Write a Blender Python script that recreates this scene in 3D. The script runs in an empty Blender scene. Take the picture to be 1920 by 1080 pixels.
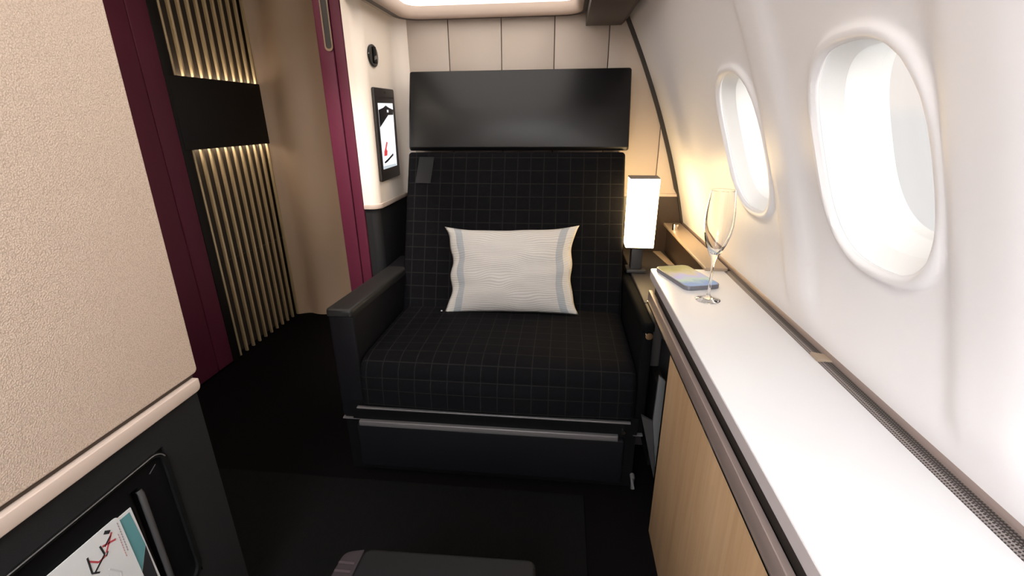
import bpy, bmesh, math, random
from mathutils import Vector, Matrix, noise

random.seed(7)
PI = math.pi
SC = bpy.context.scene
COL = SC.collection

# ------------------------------------------------------------------ materials
def mat(name, color=(.8, .8, .8), rough=.5, metal=0., spec=.5, emit=None, estr=0., coat=0.):
    m = bpy.data.materials.new(name)
    m.use_nodes = True
    b = m.node_tree.nodes['Principled BSDF']
    b.inputs['Base Color'].default_value = (*color, 1)
    b.inputs['Roughness'].default_value = rough
    b.inputs['Metallic'].default_value = metal
    b.inputs['Specular IOR Level'].default_value = spec
    b.inputs['Coat Weight'].default_value = coat
    if emit:
        b.inputs['Emission Color'].default_value = (*emit, 1)
        b.inputs['Emission Strength'].default_value = estr
    return m

def nt(m):
    t = m.node_tree
    return t, t.nodes, t.links, t.nodes['Principled BSDF']

def math_node(t, op, a, b=None, c=None):
    n = t.nodes.new('ShaderNodeMath'); n.operation = op
    for i, v in enumerate((a, b, c)):
        if v is None: continue
        if isinstance(v, (int, float)): n.inputs[i].default_value = v
        else: t.links.new(v, n.inputs[i])
    return n.outputs[0]

def mixc(t, fac, a, b):
    n = t.nodes.new('ShaderNodeMix'); n.data_type = 'RGBA'
    if isinstance(fac, (int, float)): n.inputs[0].default_value = fac
    else: t.links.new(fac, n.inputs[0])
    for i, v in ((6, a), (7, b)):
        if isinstance(v, tuple): n.inputs[i].default_value = (*v, 1)
        else: t.links.new(v, n.inputs[i])
    return n.outputs[2]

def bump(m, scale, strength, dist=.002, kind='noise', detail=3., coord='Object'):
    t, N, L, b = nt(m)
    tc = N.new('ShaderNodeTexCoord')
    if kind == 'noise':
        n = N.new('ShaderNodeTexNoise'); n.inputs['Scale'].default_value = scale; n.inputs['Detail'].default_value = detail
        out = n.outputs['Fac']
    else:
        n = N.new('ShaderNodeTexVoronoi'); n.inputs['Scale'].default_value = scale
        out = n.outputs['Distance']
    L.new(tc.outputs[coord], n.inputs['Vector'])
    bp = N.new('ShaderNodeBump'); bp.inputs['Strength'].default_value = strength; bp.inputs['Distance'].default_value = dist
    L.new(out, bp.inputs['Height']); L.new(bp.outputs[0], b.inputs['Normal'])
    return out

def fabric(name, c1, c2, scale, rough=.9, bstr=.5, kind='voronoi', dist=.002):
    m = mat(name, c1, rough, spec=.2)
    t, N, L, b = nt(m)
    out = bump(m, scale, bstr, dist, kind)
    r = N.new('ShaderNodeMapRange'); r.inputs[1].default_value = .15; r.inputs[2].default_value = .75
    L.new(out, r.inputs[0])
    L.new(mixc(t, r.outputs[0], c1, c2), b.inputs['Base Color'])
    return m

M = {}
M['cream_plastic'] = mat('cream plastic', (.84, .745, .655), .45)
M['cream_fabric'] = fabric('cream fabric', (.66, .535, .44), (.50, .395, .32), 420, bstr=.35)
M['cream_rail'] = mat('cream rail', (.52, .415, .35), .5, spec=.3)
M['back_panel'] = mat('cream back wall panel', (.47, .395, .335), .5)
M['sidewall'] = mat('white sidewall lining', (.86, .845, .86), .42, spec=.4)
M['window_white'] = mat('window surround white', (.86, .865, .86), .4)
M['groove'] = mat('dark groove', (.05, .035, .025), .7)
M['gasket'] = mat('dark gasket', (.02, .015, .012), .6)
M['charcoal'] = fabric('charcoal lining', (.017, .017, .0175), (.0125, .0125, .013), 700, rough=.55, bstr=.15)
M['leather'] = mat('black leather', (.0035, .0033, .004), .36, spec=.38); bump(M['leather'], 260, .12, .001)
M['arm_leather'] = mat('charcoal arm leather', (.0048, .0044, .0056), .55, spec=.16); bump(M['arm_leather'], 300, .15, .001)
M['arm_pad'] = mat('grey black arm pad', (.014, .0132, .0125), .45, spec=.3); bump(M['arm_pad'], 300, .12, .001)
M['black'] = mat('matt black plastic', (.003, .003, .0035), .55, spec=.15)
M['black_soft'] = mat('black soft leather', (.003, .003, .0032), .8, spec=.06)
M['gloss_black'] = mat('gloss black', (.008, .008, .008), .15)
M['dark_metal'] = mat('dark grey metal', (.15, .14, .14), .45, metal=.4)
M['ottoman_stitch'] = mat('mauve stitching', (.045, .032, .036), .8, spec=.1)
M['bezel'] = mat('dark grey bezel', (.022, .018, .017), .4, spec=.3)
M['bar'] = mat('grey bar', (.055, .052, .052), .45, metal=.3)
M['chrome'] = mat('chrome', (.75, .73, .70), .15, metal=1.)
M['brass'] = mat('brass slat', (.52, .40, .235), .42, metal=.35)
M['slat_back'] = mat('bronze backing', (.028, .020, .014), .5, spec=.3)
M['band'] = mat('black brown band', (.0045, .0035, .003), .5, spec=.2)
M['burgundy'] = fabric('burgundy leather', (.100, .016, .035), (.084, .013, .029), 900, rough=.5, bstr=.12)
M['column'] = mat('beige aisle lining', (.46, .335, .24), .55)
M['grey_mauve'] = mat('mauve grey console', (.042, .036, .034), .55, spec=.3)
M['grey_panel'] = mat('grey console front', (.11, .11, .11), .45)
M['ledge'] = mat('tan ledge', (.33, .25, .18), .42)
M['well'] = mat('dark brown lining', (.035, .023, .017), .3)
M['worktop'] = mat('white worktop', (.77, .765, .775), .28, spec=.45, coat=.1)
M['top_edge_shade'] = mat('shaded worktop edge', (.50, .45, .45), .4)
M['rail'] = mat('bronze metal rail', (.32, .25, .23), .45, metal=.3)
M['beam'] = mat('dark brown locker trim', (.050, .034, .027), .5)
M['ceiling'] = mat('ceiling lining', (.60, .53, .46), .6)
M['diffuser'] = mat('cove light diffuser', (.9, .88, .85), .5, emit=(1., .95, .90), estr=1.75)
M['aisle_fill_glow'] = mat('aisle fill panel', (.9, .88, .85), .5, emit=(1., .88, .72), estr=4.)
M['rear_fill'] = mat('rear fill panel', (.9, .9, .9), .5, emit=(.87, .95, 1.02), estr=19.)
M['led'] = mat('warm led strip', (.9, .8, .6), .5, emit=(1., .86, .68), estr=14.)
M['shade'] = mat('glowing lamp shade', (.9, .85, .78), .6, emit=(1., .70, .33), estr=12.)
M['brochure'] = mat('white card', (.60, .60, .60), .45)
M['teal'] = mat('teal print', (.10, .25, .27), .45)
M['ink'] = mat('black ink', (.02, .02, .022), .5)
M['ink_red'] = mat('red ink', (.42, .06, .07), .5)
M['ink_grey'] = mat('grey ink', (.28, .24, .25), .5)
M['ink_pink'] = mat('pale red ink', (.42, .24, .25), .5)
M['ink_pale'] = mat('pale print', (.50, .49, .49), .5)
M['screen_white'] = mat('screen white', (.1, .1, .1), .3, emit=(.92, .93, .97), estr=.92)
M['screen_black'] = mat('screen black', (.01, .01, .015), .25)
M['screen_red'] = mat('screen red', (.05, .01, .01), .3, emit=(.75, .05, .05), estr=.8)
M['screen_grey'] = mat('screen grey', (.05, .05, .05), .3, emit=(.55, .62, .66), estr=.8)
M['phone_body'] = mat('phone body', (.20, .20, .23), .35, metal=.5)
M['ottoman_side'] = mat('ottoman stitched side', (.022, .016, .018), .7, spec=.2)
M['ottoman_top'] = mat('ottoman black leather', (.0055, .0055, .006), .6, spec=.15); bump(M['ottoman_top'], 260, .12, .001)
M['label_grey'] = mat('charcoal fabric tag', (.011, .011, .012), .7, spec=.2)

def make_check():
    m = mat('black checked seat fabric', (.008, .008, .012), .85, spec=.10)
    t, N, L, b = nt(m)
    uv = N.new('ShaderNodeUVMap'); sx = N.new('ShaderNodeSeparateXYZ'); L.new(uv.outputs[0], sx.inputs[0])
    S, W = .0545, .0016
    def line(o):
        f = math_node(t, 'FRACT', math_node(t, 'MULTIPLY', o, 1 / S))
        d = math_node(t, 'ABSOLUTE', math_node(t, 'SUBTRACT', f, .5))
        return math_node(t, 'LESS_THAN', d, W / S)
    g = math_node(t, 'MAXIMUM', line(sx.outputs[0]), line(sx.outputs[1]))
    nz = N.new('ShaderNodeTexNoise'); nz.inputs['Scale'].default_value = 900
    tc = N.new('ShaderNodeTexCoord'); L.new(tc.outputs['UV'], nz.inputs['Vector'])
    base = mixc(t, nz.outputs['Fac'], (.0010, .0010, .0022), (.0030, .0027, .0033))
    L.new(mixc(t, g, base, (.0105, .010, .0095)), b.inputs['Base Color'])
    bp = N.new('ShaderNodeBump'); bp.inputs['Strength'].default_value = .3; bp.inputs['Distance'].default_value = .001
    L.new(nz.outputs['Fac'], bp.inputs['Height']); L.new(bp.outputs[0], b.inputs['Normal'])
    return m
M['check'] = make_check()

def make_pillow_mat():
    m = mat('pillow weave', (.6, .57, .53), .85, spec=.2)
    t, N, L, b = nt(m)
    uv = N.new('ShaderNodeUVMap'); sx = N.new('ShaderNodeSeparateXYZ'); L.new(uv.outputs[0], sx.inputs[0])
    u, v = sx.outputs[0], sx.outputs[1]
    nz = N.new('ShaderNodeTexNoise'); nz.inputs['Scale'].default_value = 2.6; nz.inputs['Detail'].default_value = 1.
    L.new(uv.outputs[0], nz.inputs['Vector'])
    w = math_node(t, 'ADD', v, math_node(t, 'MULTIPLY', nz.outputs['Fac'], .22))
    s = math_node(t, 'SINE', math_node(t, 'MULTIPLY', w, 2 * PI * 42))
    s = math_node(t, 'MULTIPLY_ADD', s, .5, .5)
    center = mixc(t, s, (.53, .505, .475), (.42, .395, .375))
    au = math_node(t, 'ABSOLUTE', math_node(t, 'SUBTRACT', u, .5))
    in_c = math_node(t, 'LESS_THAN', au, .375)
    in_b = math_node(t, 'LESS_THAN', au, .432)
    side = mixc(t, in_b, (.52, .495, .46), (.325, .34, .355))
    L.new(mixc(t, in_c, side, center), b.inputs['Base Color'])
    bp = N.new('ShaderNodeBump'); bp.inputs['Strength'].default_value = .25; bp.inputs['Distance'].default_value = .002
    L.new(s, bp.inputs['Height']); L.new(bp.outputs[0], b.inputs['Normal'])
    return m
M['pillow'] = make_pillow_mat()

def make_wood():
    m = mat('light oak veneer', (.45, .32, .18), .5, spec=.3)
    t, N, L, b = nt(m)
    tc = N.new('ShaderNodeTexCoord'); mp = N.new('ShaderNodeMapping'); mp.inputs['Scale'].default_value = (60, 60, 3.)
    L.new(tc.outputs['Object'], mp.inputs[0])
    nz = N.new('ShaderNodeTexNoise'); nz.inputs['Scale'].default_value = 1.; nz.inputs['Detail'].default_value = 5; nz.inputs['Distortion'].default_value = .6
    L.new(mp.outputs[0], nz.inputs['Vector'])
    mp2 = N.new('ShaderNodeMapping'); mp2.inputs['Scale'].default_value = (9, 9, .7); L.new(tc.outputs['Object'], mp2.inputs[0])
    n2 = N.new('ShaderNodeTexNoise'); n2.inputs['Scale'].default_value = 1.; L.new(mp2.outputs[0], n2.inputs['Vector'])
    f = math_node(t, 'ADD', math_node(t, 'MULTIPLY', nz.outputs['Fac'], .6), math_node(t, 'MULTIPLY', n2.outputs['Fac'], .6))
    r = N.new('ShaderNodeMapRange'); r.inputs[1].default_value = .35; r.inputs[2].default_value = .85; L.new(f, r.inputs[0])
    L.new(mixc(t, r.outputs[0], (.38, .235, .125), (.54, .365, .215)), b.inputs['Base Color'])
    return m
M['wood'] = make_wood()

def make_carpet():
    m = mat('black ribbed carpet', (.012, .012, .012), .95, spec=.04)
    t, N, L, b = nt(m)
    tc = N.new('ShaderNodeTexCoord'); mp = N.new('ShaderNodeMapping'); mp.inputs['Scale'].default_value = (260, 60, 60)
    L.new(tc.outputs['Object'], mp.inputs[0])
    nz = N.new('ShaderNodeTexNoise'); nz.inputs['Scale'].default_value = 1.; L.new(mp.outputs[0], nz.inputs['Vector'])
    L.new(mixc(t, nz.outputs['Fac'], (.0025, .0025, .0025), (.0075, .0072, .0072)), b.inputs['Base Color'])
    bp = N.new('ShaderNodeBump'); bp.inputs['Strength'].default_value = .5; bp.inputs['Distance'].default_value = .003
    L.new(nz.outputs['Fac'], bp.inputs['Height']); L.new(bp.outputs[0], b.inputs['Normal'])
    return m
M['carpet'] = make_carpet()
M['floor'] = mat('black floor covering', (.0022, .0016, .0018), .9, spec=.06); bump(M['floor'], 400, .3, .002)

def make_grille():
    m = mat('perforated grey grille', (.25, .22, .21), .45, metal=.3)
    t, N, L, b = nt(m)
    uv = N.new('ShaderNodeUVMap'); sx = N.new('ShaderNodeSeparateXYZ'); L.new(uv.outputs[0], sx.inputs[0])
    P = .0045
    def cell(o, off=0.):
        return math_node(t, 'SUBTRACT', math_node(t, 'FRACT', math_node(t, 'ADD', math_node(t, 'MULTIPLY', o, 1 / P), off)), .5)
    a, c = cell(sx.outputs[0]), cell(sx.outputs[1])
    d = math_node(t, 'SQRT', math_node(t, 'ADD', math_node(t, 'MULTIPLY', a, a), math_node(t, 'MULTIPLY', c, c)))
    h = math_node(t, 'LESS_THAN', d, .33)
    L.new(mixc(t, h, (.27, .235, .225), (.03, .024, .022)), b.inputs['Base Color'])
    return m
M['grille'] = make_grille()
M['grille_dark'] = mat('dark perforated grille', (.03, .024, .022), .5)
def make_grille_dark():
    m = mat('dark perforated grille', (.03, .024, .022), .5)
    t, N, L, b = nt(m)
    uv = N.new('ShaderNodeUVMap'); sx = N.new('ShaderNodeSeparateXYZ'); L.new(uv.outputs[0], sx.inputs[0])
    P = .0045
    a = math_node(t, 'SUBTRACT', math_node(t, 'FRACT', math_node(t, 'MULTIPLY', sx.outputs[0], 1 / P)), .5)
    c = math_node(t, 'SUBTRACT', math_node(t, 'FRACT', math_node(t, 'MULTIPLY', sx.outputs[1], 1 / P)), .5)
    d = math_node(t, 'SQRT', math_node(t, 'ADD', math_node(t, 'MULTIPLY', a, a), math_node(t, 'MULTIPLY', c, c)))
    h = math_node(t, 'LESS_THAN', d, .30)
    L.new(mixc(t, h, (.022, .017, .015), (.16, .14, .13)), b.inputs['Base Color'])
    return m
M['grille_dark'] = make_grille_dark()

def make_phone_screen():  # lamp reflection on the dark screen, painted as a glowing gradient
    m = mat('phone screen painted reflection', (.05, .05, .06), .12)
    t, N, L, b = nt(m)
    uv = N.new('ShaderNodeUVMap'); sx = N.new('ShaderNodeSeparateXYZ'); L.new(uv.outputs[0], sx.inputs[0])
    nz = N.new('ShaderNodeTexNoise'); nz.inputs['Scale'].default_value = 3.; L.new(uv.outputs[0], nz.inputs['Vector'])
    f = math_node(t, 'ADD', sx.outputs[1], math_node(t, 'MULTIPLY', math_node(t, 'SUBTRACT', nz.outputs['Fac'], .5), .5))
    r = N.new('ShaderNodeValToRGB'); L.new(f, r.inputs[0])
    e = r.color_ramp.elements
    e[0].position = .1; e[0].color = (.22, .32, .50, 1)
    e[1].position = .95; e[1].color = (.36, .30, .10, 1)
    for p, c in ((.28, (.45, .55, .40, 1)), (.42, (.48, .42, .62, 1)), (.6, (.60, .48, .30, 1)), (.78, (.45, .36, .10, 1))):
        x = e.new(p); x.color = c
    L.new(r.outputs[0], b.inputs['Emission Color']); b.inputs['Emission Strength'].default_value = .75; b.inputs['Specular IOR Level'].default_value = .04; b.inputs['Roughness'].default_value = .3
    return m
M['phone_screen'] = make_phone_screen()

def make_glass(name, color=(1, 1, 1), ior=1.45):
    m = mat(name, color, 0.)
    b = m.node_tree.nodes['Principled BSDF']
    b.inputs['Transmission Weight'].default_value = 1.; b.inputs['IOR'].default_value = ior
    return m
M['glass'] = make_glass('clear glass')
def make_pane():
    m = bpy.data.materials.new('window pane'); m.use_nodes = True
    t = m.node_tree; t.nodes.clear()
    o = t.nodes.new('ShaderNodeOutputMaterial'); mx = t.nodes.new('ShaderNodeMixShader')
    tr = t.nodes.new('ShaderNodeBsdfTransparent'); gl = t.nodes.new('ShaderNodeBsdfGlossy'); gl.inputs['Roughness'].default_value = .02
    tr.inputs[0].default_value = (.97, .97, .97, 1)
    mx.inputs[0].default_value = .05
    t.links.new(tr.outputs[0], mx.inputs[1]); t.links.new(gl.outputs[0], mx.inputs[2]); t.links.new(mx.outputs[0], o.inputs[0])
    return m
M['pane'] = make_pane()

# ------------------------------------------------------------------ object helpers
def origin(o):
    p = Vector((0, 0, 0))
    while o is not None:
        p += o.location; o = o.parent
    return p

def link(name, me, m, parent=None, smooth=False, local=False):
    me.materials.clear()
    for mm in (m if isinstance(m, (list, tuple)) else [m]): me.materials.append(mm)
    if parent is not None and not local:
        me.transform(Matrix.Translation(-origin(parent)))
    if smooth:
        for p in me.polygons: p.use_smooth = True
    o = bpy.data.objects.new(name, me); COL.objects.link(o)
    if parent is not None: o.parent = parent
    return o

def tag(o, label=None, cat=None, group=None, kind=None):
    if label: o['label'] = label
    if cat: o['category'] = cat
    if group: o['group'] = group
    if kind: o['kind'] = kind
    return o

def thing(name, loc, label, cat, group=None, rot=(0, 0, 0), kind=None):
    o = bpy.data.objects.new(name, None); COL.objects.link(o)
    o.empty_display_size = .05
    o.location = loc; o.rotation_euler = rot
    return tag(o, label, cat, group, kind)

def bm_obj(name, bm, m, parent=None, smooth=False, local=False, bevel=0., seg=3, angle=True):
    bmesh.ops.recalc_face_normals(bm, faces=bm.faces)
    if bevel > 0:
        ed = [e for e in bm.edges if len(e.link_faces) == 2 and e.calc_face_angle(0) > .5]
        bmesh.ops.bevel(bm, geom=ed, offset=bevel, segments=seg, affect='EDGES', profile=.5, clamp_overlap=True)
        smooth = True
    me = bpy.data.meshes.new(name); bm.to_mesh(me); bm.free()
    o = link(name, me, m, parent, smooth, local)
    if smooth: sharp(o)
    return o

def sharp(o, deg=40):
    me = o.data
    bm = bmesh.new(); bm.from_mesh(me)
    for e in bm.edges:
        if len(e.link_faces) == 2: e.smooth = e.calc_face_angle(0) < math.radians(deg)
    bm.to_mesh(me); bm.free()

def add_box(bm, x0, x1, y0, y1, z0, z1):
    v = [bm.verts.new((x, y, z)) for x in (x0, x1) for y in (y0, y1) for z in (z0, z1)]
    for f in ((0, 1, 3, 2), (4, 6, 7, 5), (0, 4, 5, 1), (2, 3, 7, 6), (0, 2, 6, 4), (1, 5, 7, 3)):
        bm.faces.new([v[i] for i in f])

def box(name, b, m, parent=None, bevel=0., seg=3, local=False):
    bm = bmesh.new(); add_box(bm, *b)
    return bm_obj(name, bm, m, parent, bevel=bevel, seg=seg, local=local)

def add_prism(bm, poly, axis, a, b):
    """poly 2-D points extruded along axis (x: poly=(y,z); y: poly=(x,z); z: poly=(x,y))"""
    def P(p, t):
        return {'x': (t, p[0], p[1]), 'y': (p[0], t, p[1]), 'z': (p[0], p[1], t)}[axis]
    A = [bm.verts.new(P(p, a)) for p in poly]; B = [bm.verts.new(P(p, b)) for p in poly]
    n = len(poly)
    bm.faces.new(A); bm.faces.new(B[::-1])
    for i in range(n): bm.faces.new((A[i], A[(i + 1) % n], B[(i + 1) % n], B[i]))

def prism(name, poly, axis, a, b, m, parent=None, bevel=0., seg=3, local=False, smooth=False):
    bm = bmesh.new(); add_prism(bm, poly, axis, a, b)
    return bm_obj(name, bm, m, parent, bevel=bevel, seg=seg, local=local, smooth=smooth)

def rrect(x0, x1, y0, y1, r, n=8):
    pts = []
    for cx, cy, a0 in ((x1 - r, y1 - r, 0), (x0 + r, y1 - r, 90), (x0 + r, y0 + r, 180), (x1 - r, y0 + r, 270)):
        for i in range(n + 1):
            a = math.radians(a0 + 90 * i / n); pts.append((cx + r * math.cos(a), cy + r * math.sin(a)))
    return pts

def add_tube(bm, pts, r, n=10, cap=True):
    rings = []
    pts = [Vector(p) for p in pts]
    for i, p in enumerate(pts):
        d = (pts[min(i + 1, len(pts) - 1)] - pts[max(i - 1, 0)]).normalized()
        up = Vector((0, 0, 1)) if abs(d.z) < .9 else Vector((1, 0, 0))
        a = d.cross(up).normalized(); b = d.cross(a)
        rr = r[i] if isinstance(r, (list, tuple)) else r
        rings.append([bm.verts.new(p + rr * (math.cos(2 * PI * k / n) * a + math.sin(2 * PI * k / n) * b)) for k in range(n)])
    for A, B in zip(rings, rings[1:]):
        for k in range(n): bm.faces.new((A[k], A[(k + 1) % n], B[(k + 1) % n], B[k]))
    if cap: bm.faces.new(rings[0][::-1]); bm.faces.new(rings[-1])

def tube(name, pts, r, m, parent=None, n=10, local=False):
    bm = bmesh.new(); add_tube(bm, pts, r, n)
    return bm_obj(name, bm, m, parent, smooth=True, local=local)

def lathe(name, prof, m, parent, n=48, local=True, center=(0, 0)):
    bm = bmesh.new(); rings = []
    for r, z in prof:
        if r < 1e-6: rings.append([bm.verts.new((center[0], center[1], z))])
        else: rings.append([bm.verts.new((center[0] + r * math.cos(2 * PI * k / n), center[1] + r * math.sin(2 * PI * k / n), z)) for k in range(n)])
    for A, B in zip(rings, rings[1:]):
        for k in range(n):
            k2 = (k + 1) % n
            if len(A) == 1 and len(B) == 1: continue
            if len(A) == 1: bm.faces.new((A[0], B[k], B[k2]))
            elif len(B) == 1: bm.faces.new((A[k], A[k2], B[0]))
            else: bm.faces.new((A[k], A[k2], B[k2], B[k]))
    return bm_obj(name, bm, m, parent, smooth=True, local=local)

def flat(name, poly, axis, t, m, parent=None, d=.0006, local=False):
    return prism(name, poly, axis, t, t + d, m, parent, local=local)

def stroke(p, q, w):
    """thin quad from p to q (2-D)"""
    dx, dy = q[0] - p[0], q[1] - p[1]; l = math.hypot(dx, dy); nx, ny = -dy / l * w / 2, dx / l * w / 2
    return [(p[0] + nx, p[1] + ny), (q[0] + nx, q[1] + ny), (q[0] - nx, q[1] - ny), (p[0] - nx, p[1] - ny)]

def sweep(name, prof, x0, x1, r, m, parent, nx=24, crown=None, v0=0.):
    """closed (y, z) profile swept along X with rounded ends; UVs in metres"""
    n = len(prof)
    nr = []
    for i in range(n):
        p, q = prof[i - 1], prof[(i + 1) % n]
        dx, dy = q[0] - p[0], q[1] - p[1]; l = math.hypot(dx, dy) or 1
        nr.append((dy / l, -dx / l))
    area = sum(prof[i][0] * prof[(i + 1) % n][1] - prof[(i + 1) % n][0] * prof[i][1] for i in range(n))
    sg = 1 if area > 0 else -1
    arc = [0.]
    for i in range(n): arc.append(arc[-1] + math.dist(prof[i], prof[(i + 1) % n]))
    xs = []
    for k in range(7):
        a = PI / 2 * k / 6; xs.append((x0 + r * (1 - math.sin(a)), r * (1 - math.cos(a))))
    xs = xs[::-1]                      # from the end inwards
    mids = [(x0 + r + (x1 - x0 - 2 * r) * k / nx, 0.) for k in range(1, nx)]
    right = [(x1 + x0 - a, b) for a, b in xs[::-1]]
    allx = [(a, b) for a, b in xs] + mids + right
    allx.sort()
    verts, faces, uvs = [], [], []
    for X, ins in allx:
        for i, (y, z) in enumerate(prof):
            yy, zz = y - sg * nr[i][0] * ins, z - sg * nr[i][1] * ins
            if crown:
                dy, dz = crown((X - x0) / (x1 - x0), arc[i] / arc[-1], y, z); yy += dy; zz += dz
            verts.append((X, yy, zz))
    for k in range(len(allx) - 1):
        for i in range(n):
            j = (i + 1) % n
            faces.append((k * n + i, k * n + j, (k + 1) * n + j, (k + 1) * n + i))
            A, B = arc[i], arc[i + 1]
            uvs += [(allx[k][0], A + v0), (allx[k][0], B + v0), (allx[k + 1][0], B + v0), (allx[k + 1][0], A + v0)]
    faces.append(tuple(range(n))[::-1]); uvs += [(verts[i][1], verts[i][2]) for i in range(n)][::-1]
    o = (len(allx) - 1) * n
    faces.append(tuple(range(o, o + n))); uvs += [(verts[o + i][1], verts[o + i][2]) for i in range(n)]
    me = bpy.data.meshes.new(name); me.from_pydata(verts, [], faces)
    uvl = me.uv_layers.new(name='UVMap')
    for i, u in enumerate(uvs): uvl.data[i].uv = u
    bm = bmesh.new(); bm.from_mesh(me); bmesh.ops.recalc_face_normals(bm, faces=bm.faces); bm.to_mesh(me); bm.free()
    ob = link(name, me, m, parent, smooth=True); sharp(ob, 50)
    return ob

def round_poly(pts, radii, n=6):
    """rounded closed polygon"""
    out = []; k = len(pts)
    for i in range(k):
        p = Vector(pts[i]); a = Vector(pts[i - 1]) - p; b = Vector(pts[(i + 1) % k]) - p
        r = radii[i] if isinstance(radii, (list, tuple)) else radii
        if r <= 0: out.append(tuple(p)); continue
        ang = a.angle(b); t = min(r / math.tan(ang / 2), a.length * .48, b.length * .48)
        A, B = p + a.normalized() * t, p + b.normalized() * t
        for j in range(n + 1):
            s = j / n
            q = (1 - s) ** 2 * A + 2 * s * (1 - s) * p + s * s * B
            out.append(tuple(q))
    return out

def densify(pts, d=.02):
    out = []
    for i, p in enumerate(pts):
        q = pts[(i + 1) % len(pts)]; l = math.dist(p, q); k = max(1, int(l / d))
        for j in range(k): out.append((p[0] + (q[0] - p[0]) * j / k, p[1] + (q[1] - p[1]) * j / k))
    return out

YB = 2.20            # back wall
YF = -1.6            # how far the cabin is built behind the viewpoint

# ------------------------------------------------------------------ floor, ceiling, walls
bm = bmesh.new(); add_box(bm, -1.9, .62, YF, 2.75, -.05, 0)
tag(bm_obj('floor', bm, M['floor']), 'black cabin floor between the seat and the walls', 'floor', kind='structure')
tag(box('carpet_mat', (-1.62, .10, -.6, 1.24, .0005, .006), M['carpet'], bevel=.002, seg=1), 'black ribbed carpet mat lying in front of the seat', 'carpet')

def wall_x(z): return -.164 * z * z + .016 * z + .636
def sstep(a, b, x):
    t = max(0., min(1., (x - a) / (b - a))); return t * t * (3 - 2 * t)
WZ, PITCH, W0 = 1.135, .501, .746
WIN_Y = [W0 + PITCH * k for k in range(-4, 2)]
HW, HH = .131, .159
def relief(y, z):
    """each lining panel stands proud on the near side of its window"""
    u = (y - W0 + .30) % PITCH - .30
    if y > WIN_Y[-1] + .2: u = .2
    f = sstep(-.30, -.235, u) * (1 - sstep(-.168, -.138, u))
    return .012 * f * (1 - sstep(1.5, 1.75, z)) * sstep(.755, .84, z)
def wall_p(y, z, off=0.):
    dx = -.328 * z + .016
    n = Vector((1, 0, -dx)).normalized()
    return Vector((wall_x(z) - relief(y, z), y, z)) + n * off

def sup(a, n=2.7):
    c, s = math.cos(a), math.sin(a)
    return (abs(c) ** (2 / n) * (1 if c > 0 else -1), abs(s) ** (2 / n) * (1 if s > 0 else -1))

bm = bmesh.new()
ZA, ZB = .90, 1.37
NY, NZ = 28, 26
def grid(y0, y1, z0, z1, ny, nz):
    V = [[bm.verts.new(wall_p(y0 + (y1 - y0) * i / ny, z0 + (z1 - z0) * j / nz)) for j in range(nz + 1)] for i in range(ny + 1)]
    for i in range(ny):
        for j in range(nz): bm.faces.new((V[i][j], V[i + 1][j], V[i + 1][j + 1], V[i][j + 1]))
for k, wy in enumerate(WIN_Y):
    y0, y1 = wy - PITCH / 2, wy + PITCH / 2
    grid(y0, y1, .70, ZA, NY, 8); grid(y0, y1, ZB, 1.78, NY, 16)
    per = [(y0 + (y1 - y0) * i / NY, ZA) for i in range(NY)] + [(y1, ZA + (ZB - ZA) * j / NZ) for j in range(NZ)] + \
          [(y1 - (y1 - y0) * i / NY, ZB) for i in range(NY)] + [(y0, ZB - (ZB - ZA) * j / NZ) for j in range(NZ)]
    rings = []
    ts = [0, .02, .04, .06, .085, .11, .14, .17, .2, .25, .35, .5, .7, .85, 1.]
    for t in ts:
        ring = []
        for (py, pz) in per:
            a = math.atan2((pz - WZ) / HH, (py - wy) / HW)
            s = sup(a); qy, qz = wy + HW * s[0], WZ + HH * s[1]
            y, z = qy + (py - qy) * t, qz + (pz - qz) * t
            d = t * math.hypot(py - qy, pz - qz)
            lip = -.008 * (1 - sstep(.012, .026, d)) + .008 * (1 - sstep(0, .008, d))
            ring.append(bm.verts.new(wall_p(y, z, lip)))
        rings.append(ring)
    n = len(per)
    for A, B in zip(rings, rings[1:]):
        for i in range(n): bm.faces.new((A[i], B[i], B[(i + 1) % n], A[(i + 1) % n]))
ylast = WIN_Y[-1] + PITCH / 2
grid(ylast, YB + .02, .70, ZA, 34, 8); grid(ylast, YB + .02, ZA, ZB, 34, NZ); grid(ylast, YB + .02, ZB, 1.78, 34, 16)
bmesh.ops.remove_doubles(bm, verts=bm.verts, dist=.0004)
wall = bm_obj('wall_right', bm, M['sidewall'], smooth=True)
for p in wall.data.polygons: p.use_smooth = True
sd = wall.modifiers.new('Solidify', 'SOLIDIFY'); sd.thickness = .004; sd.offset = 0
# normals point into the cabin
if wall.data.polygons[0].normal.x > 0:
    wall.data.flip_normals()
tag(box('wall_right_lower', (.575, .60, YF, YB + .02, 0, .72), M['well']), 'dark lining of the cabin side below the worktop', 'wall', kind='structure')
tag(wall, 'curved white cabin side lining with oval windows', 'wall', kind='structure')

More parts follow.
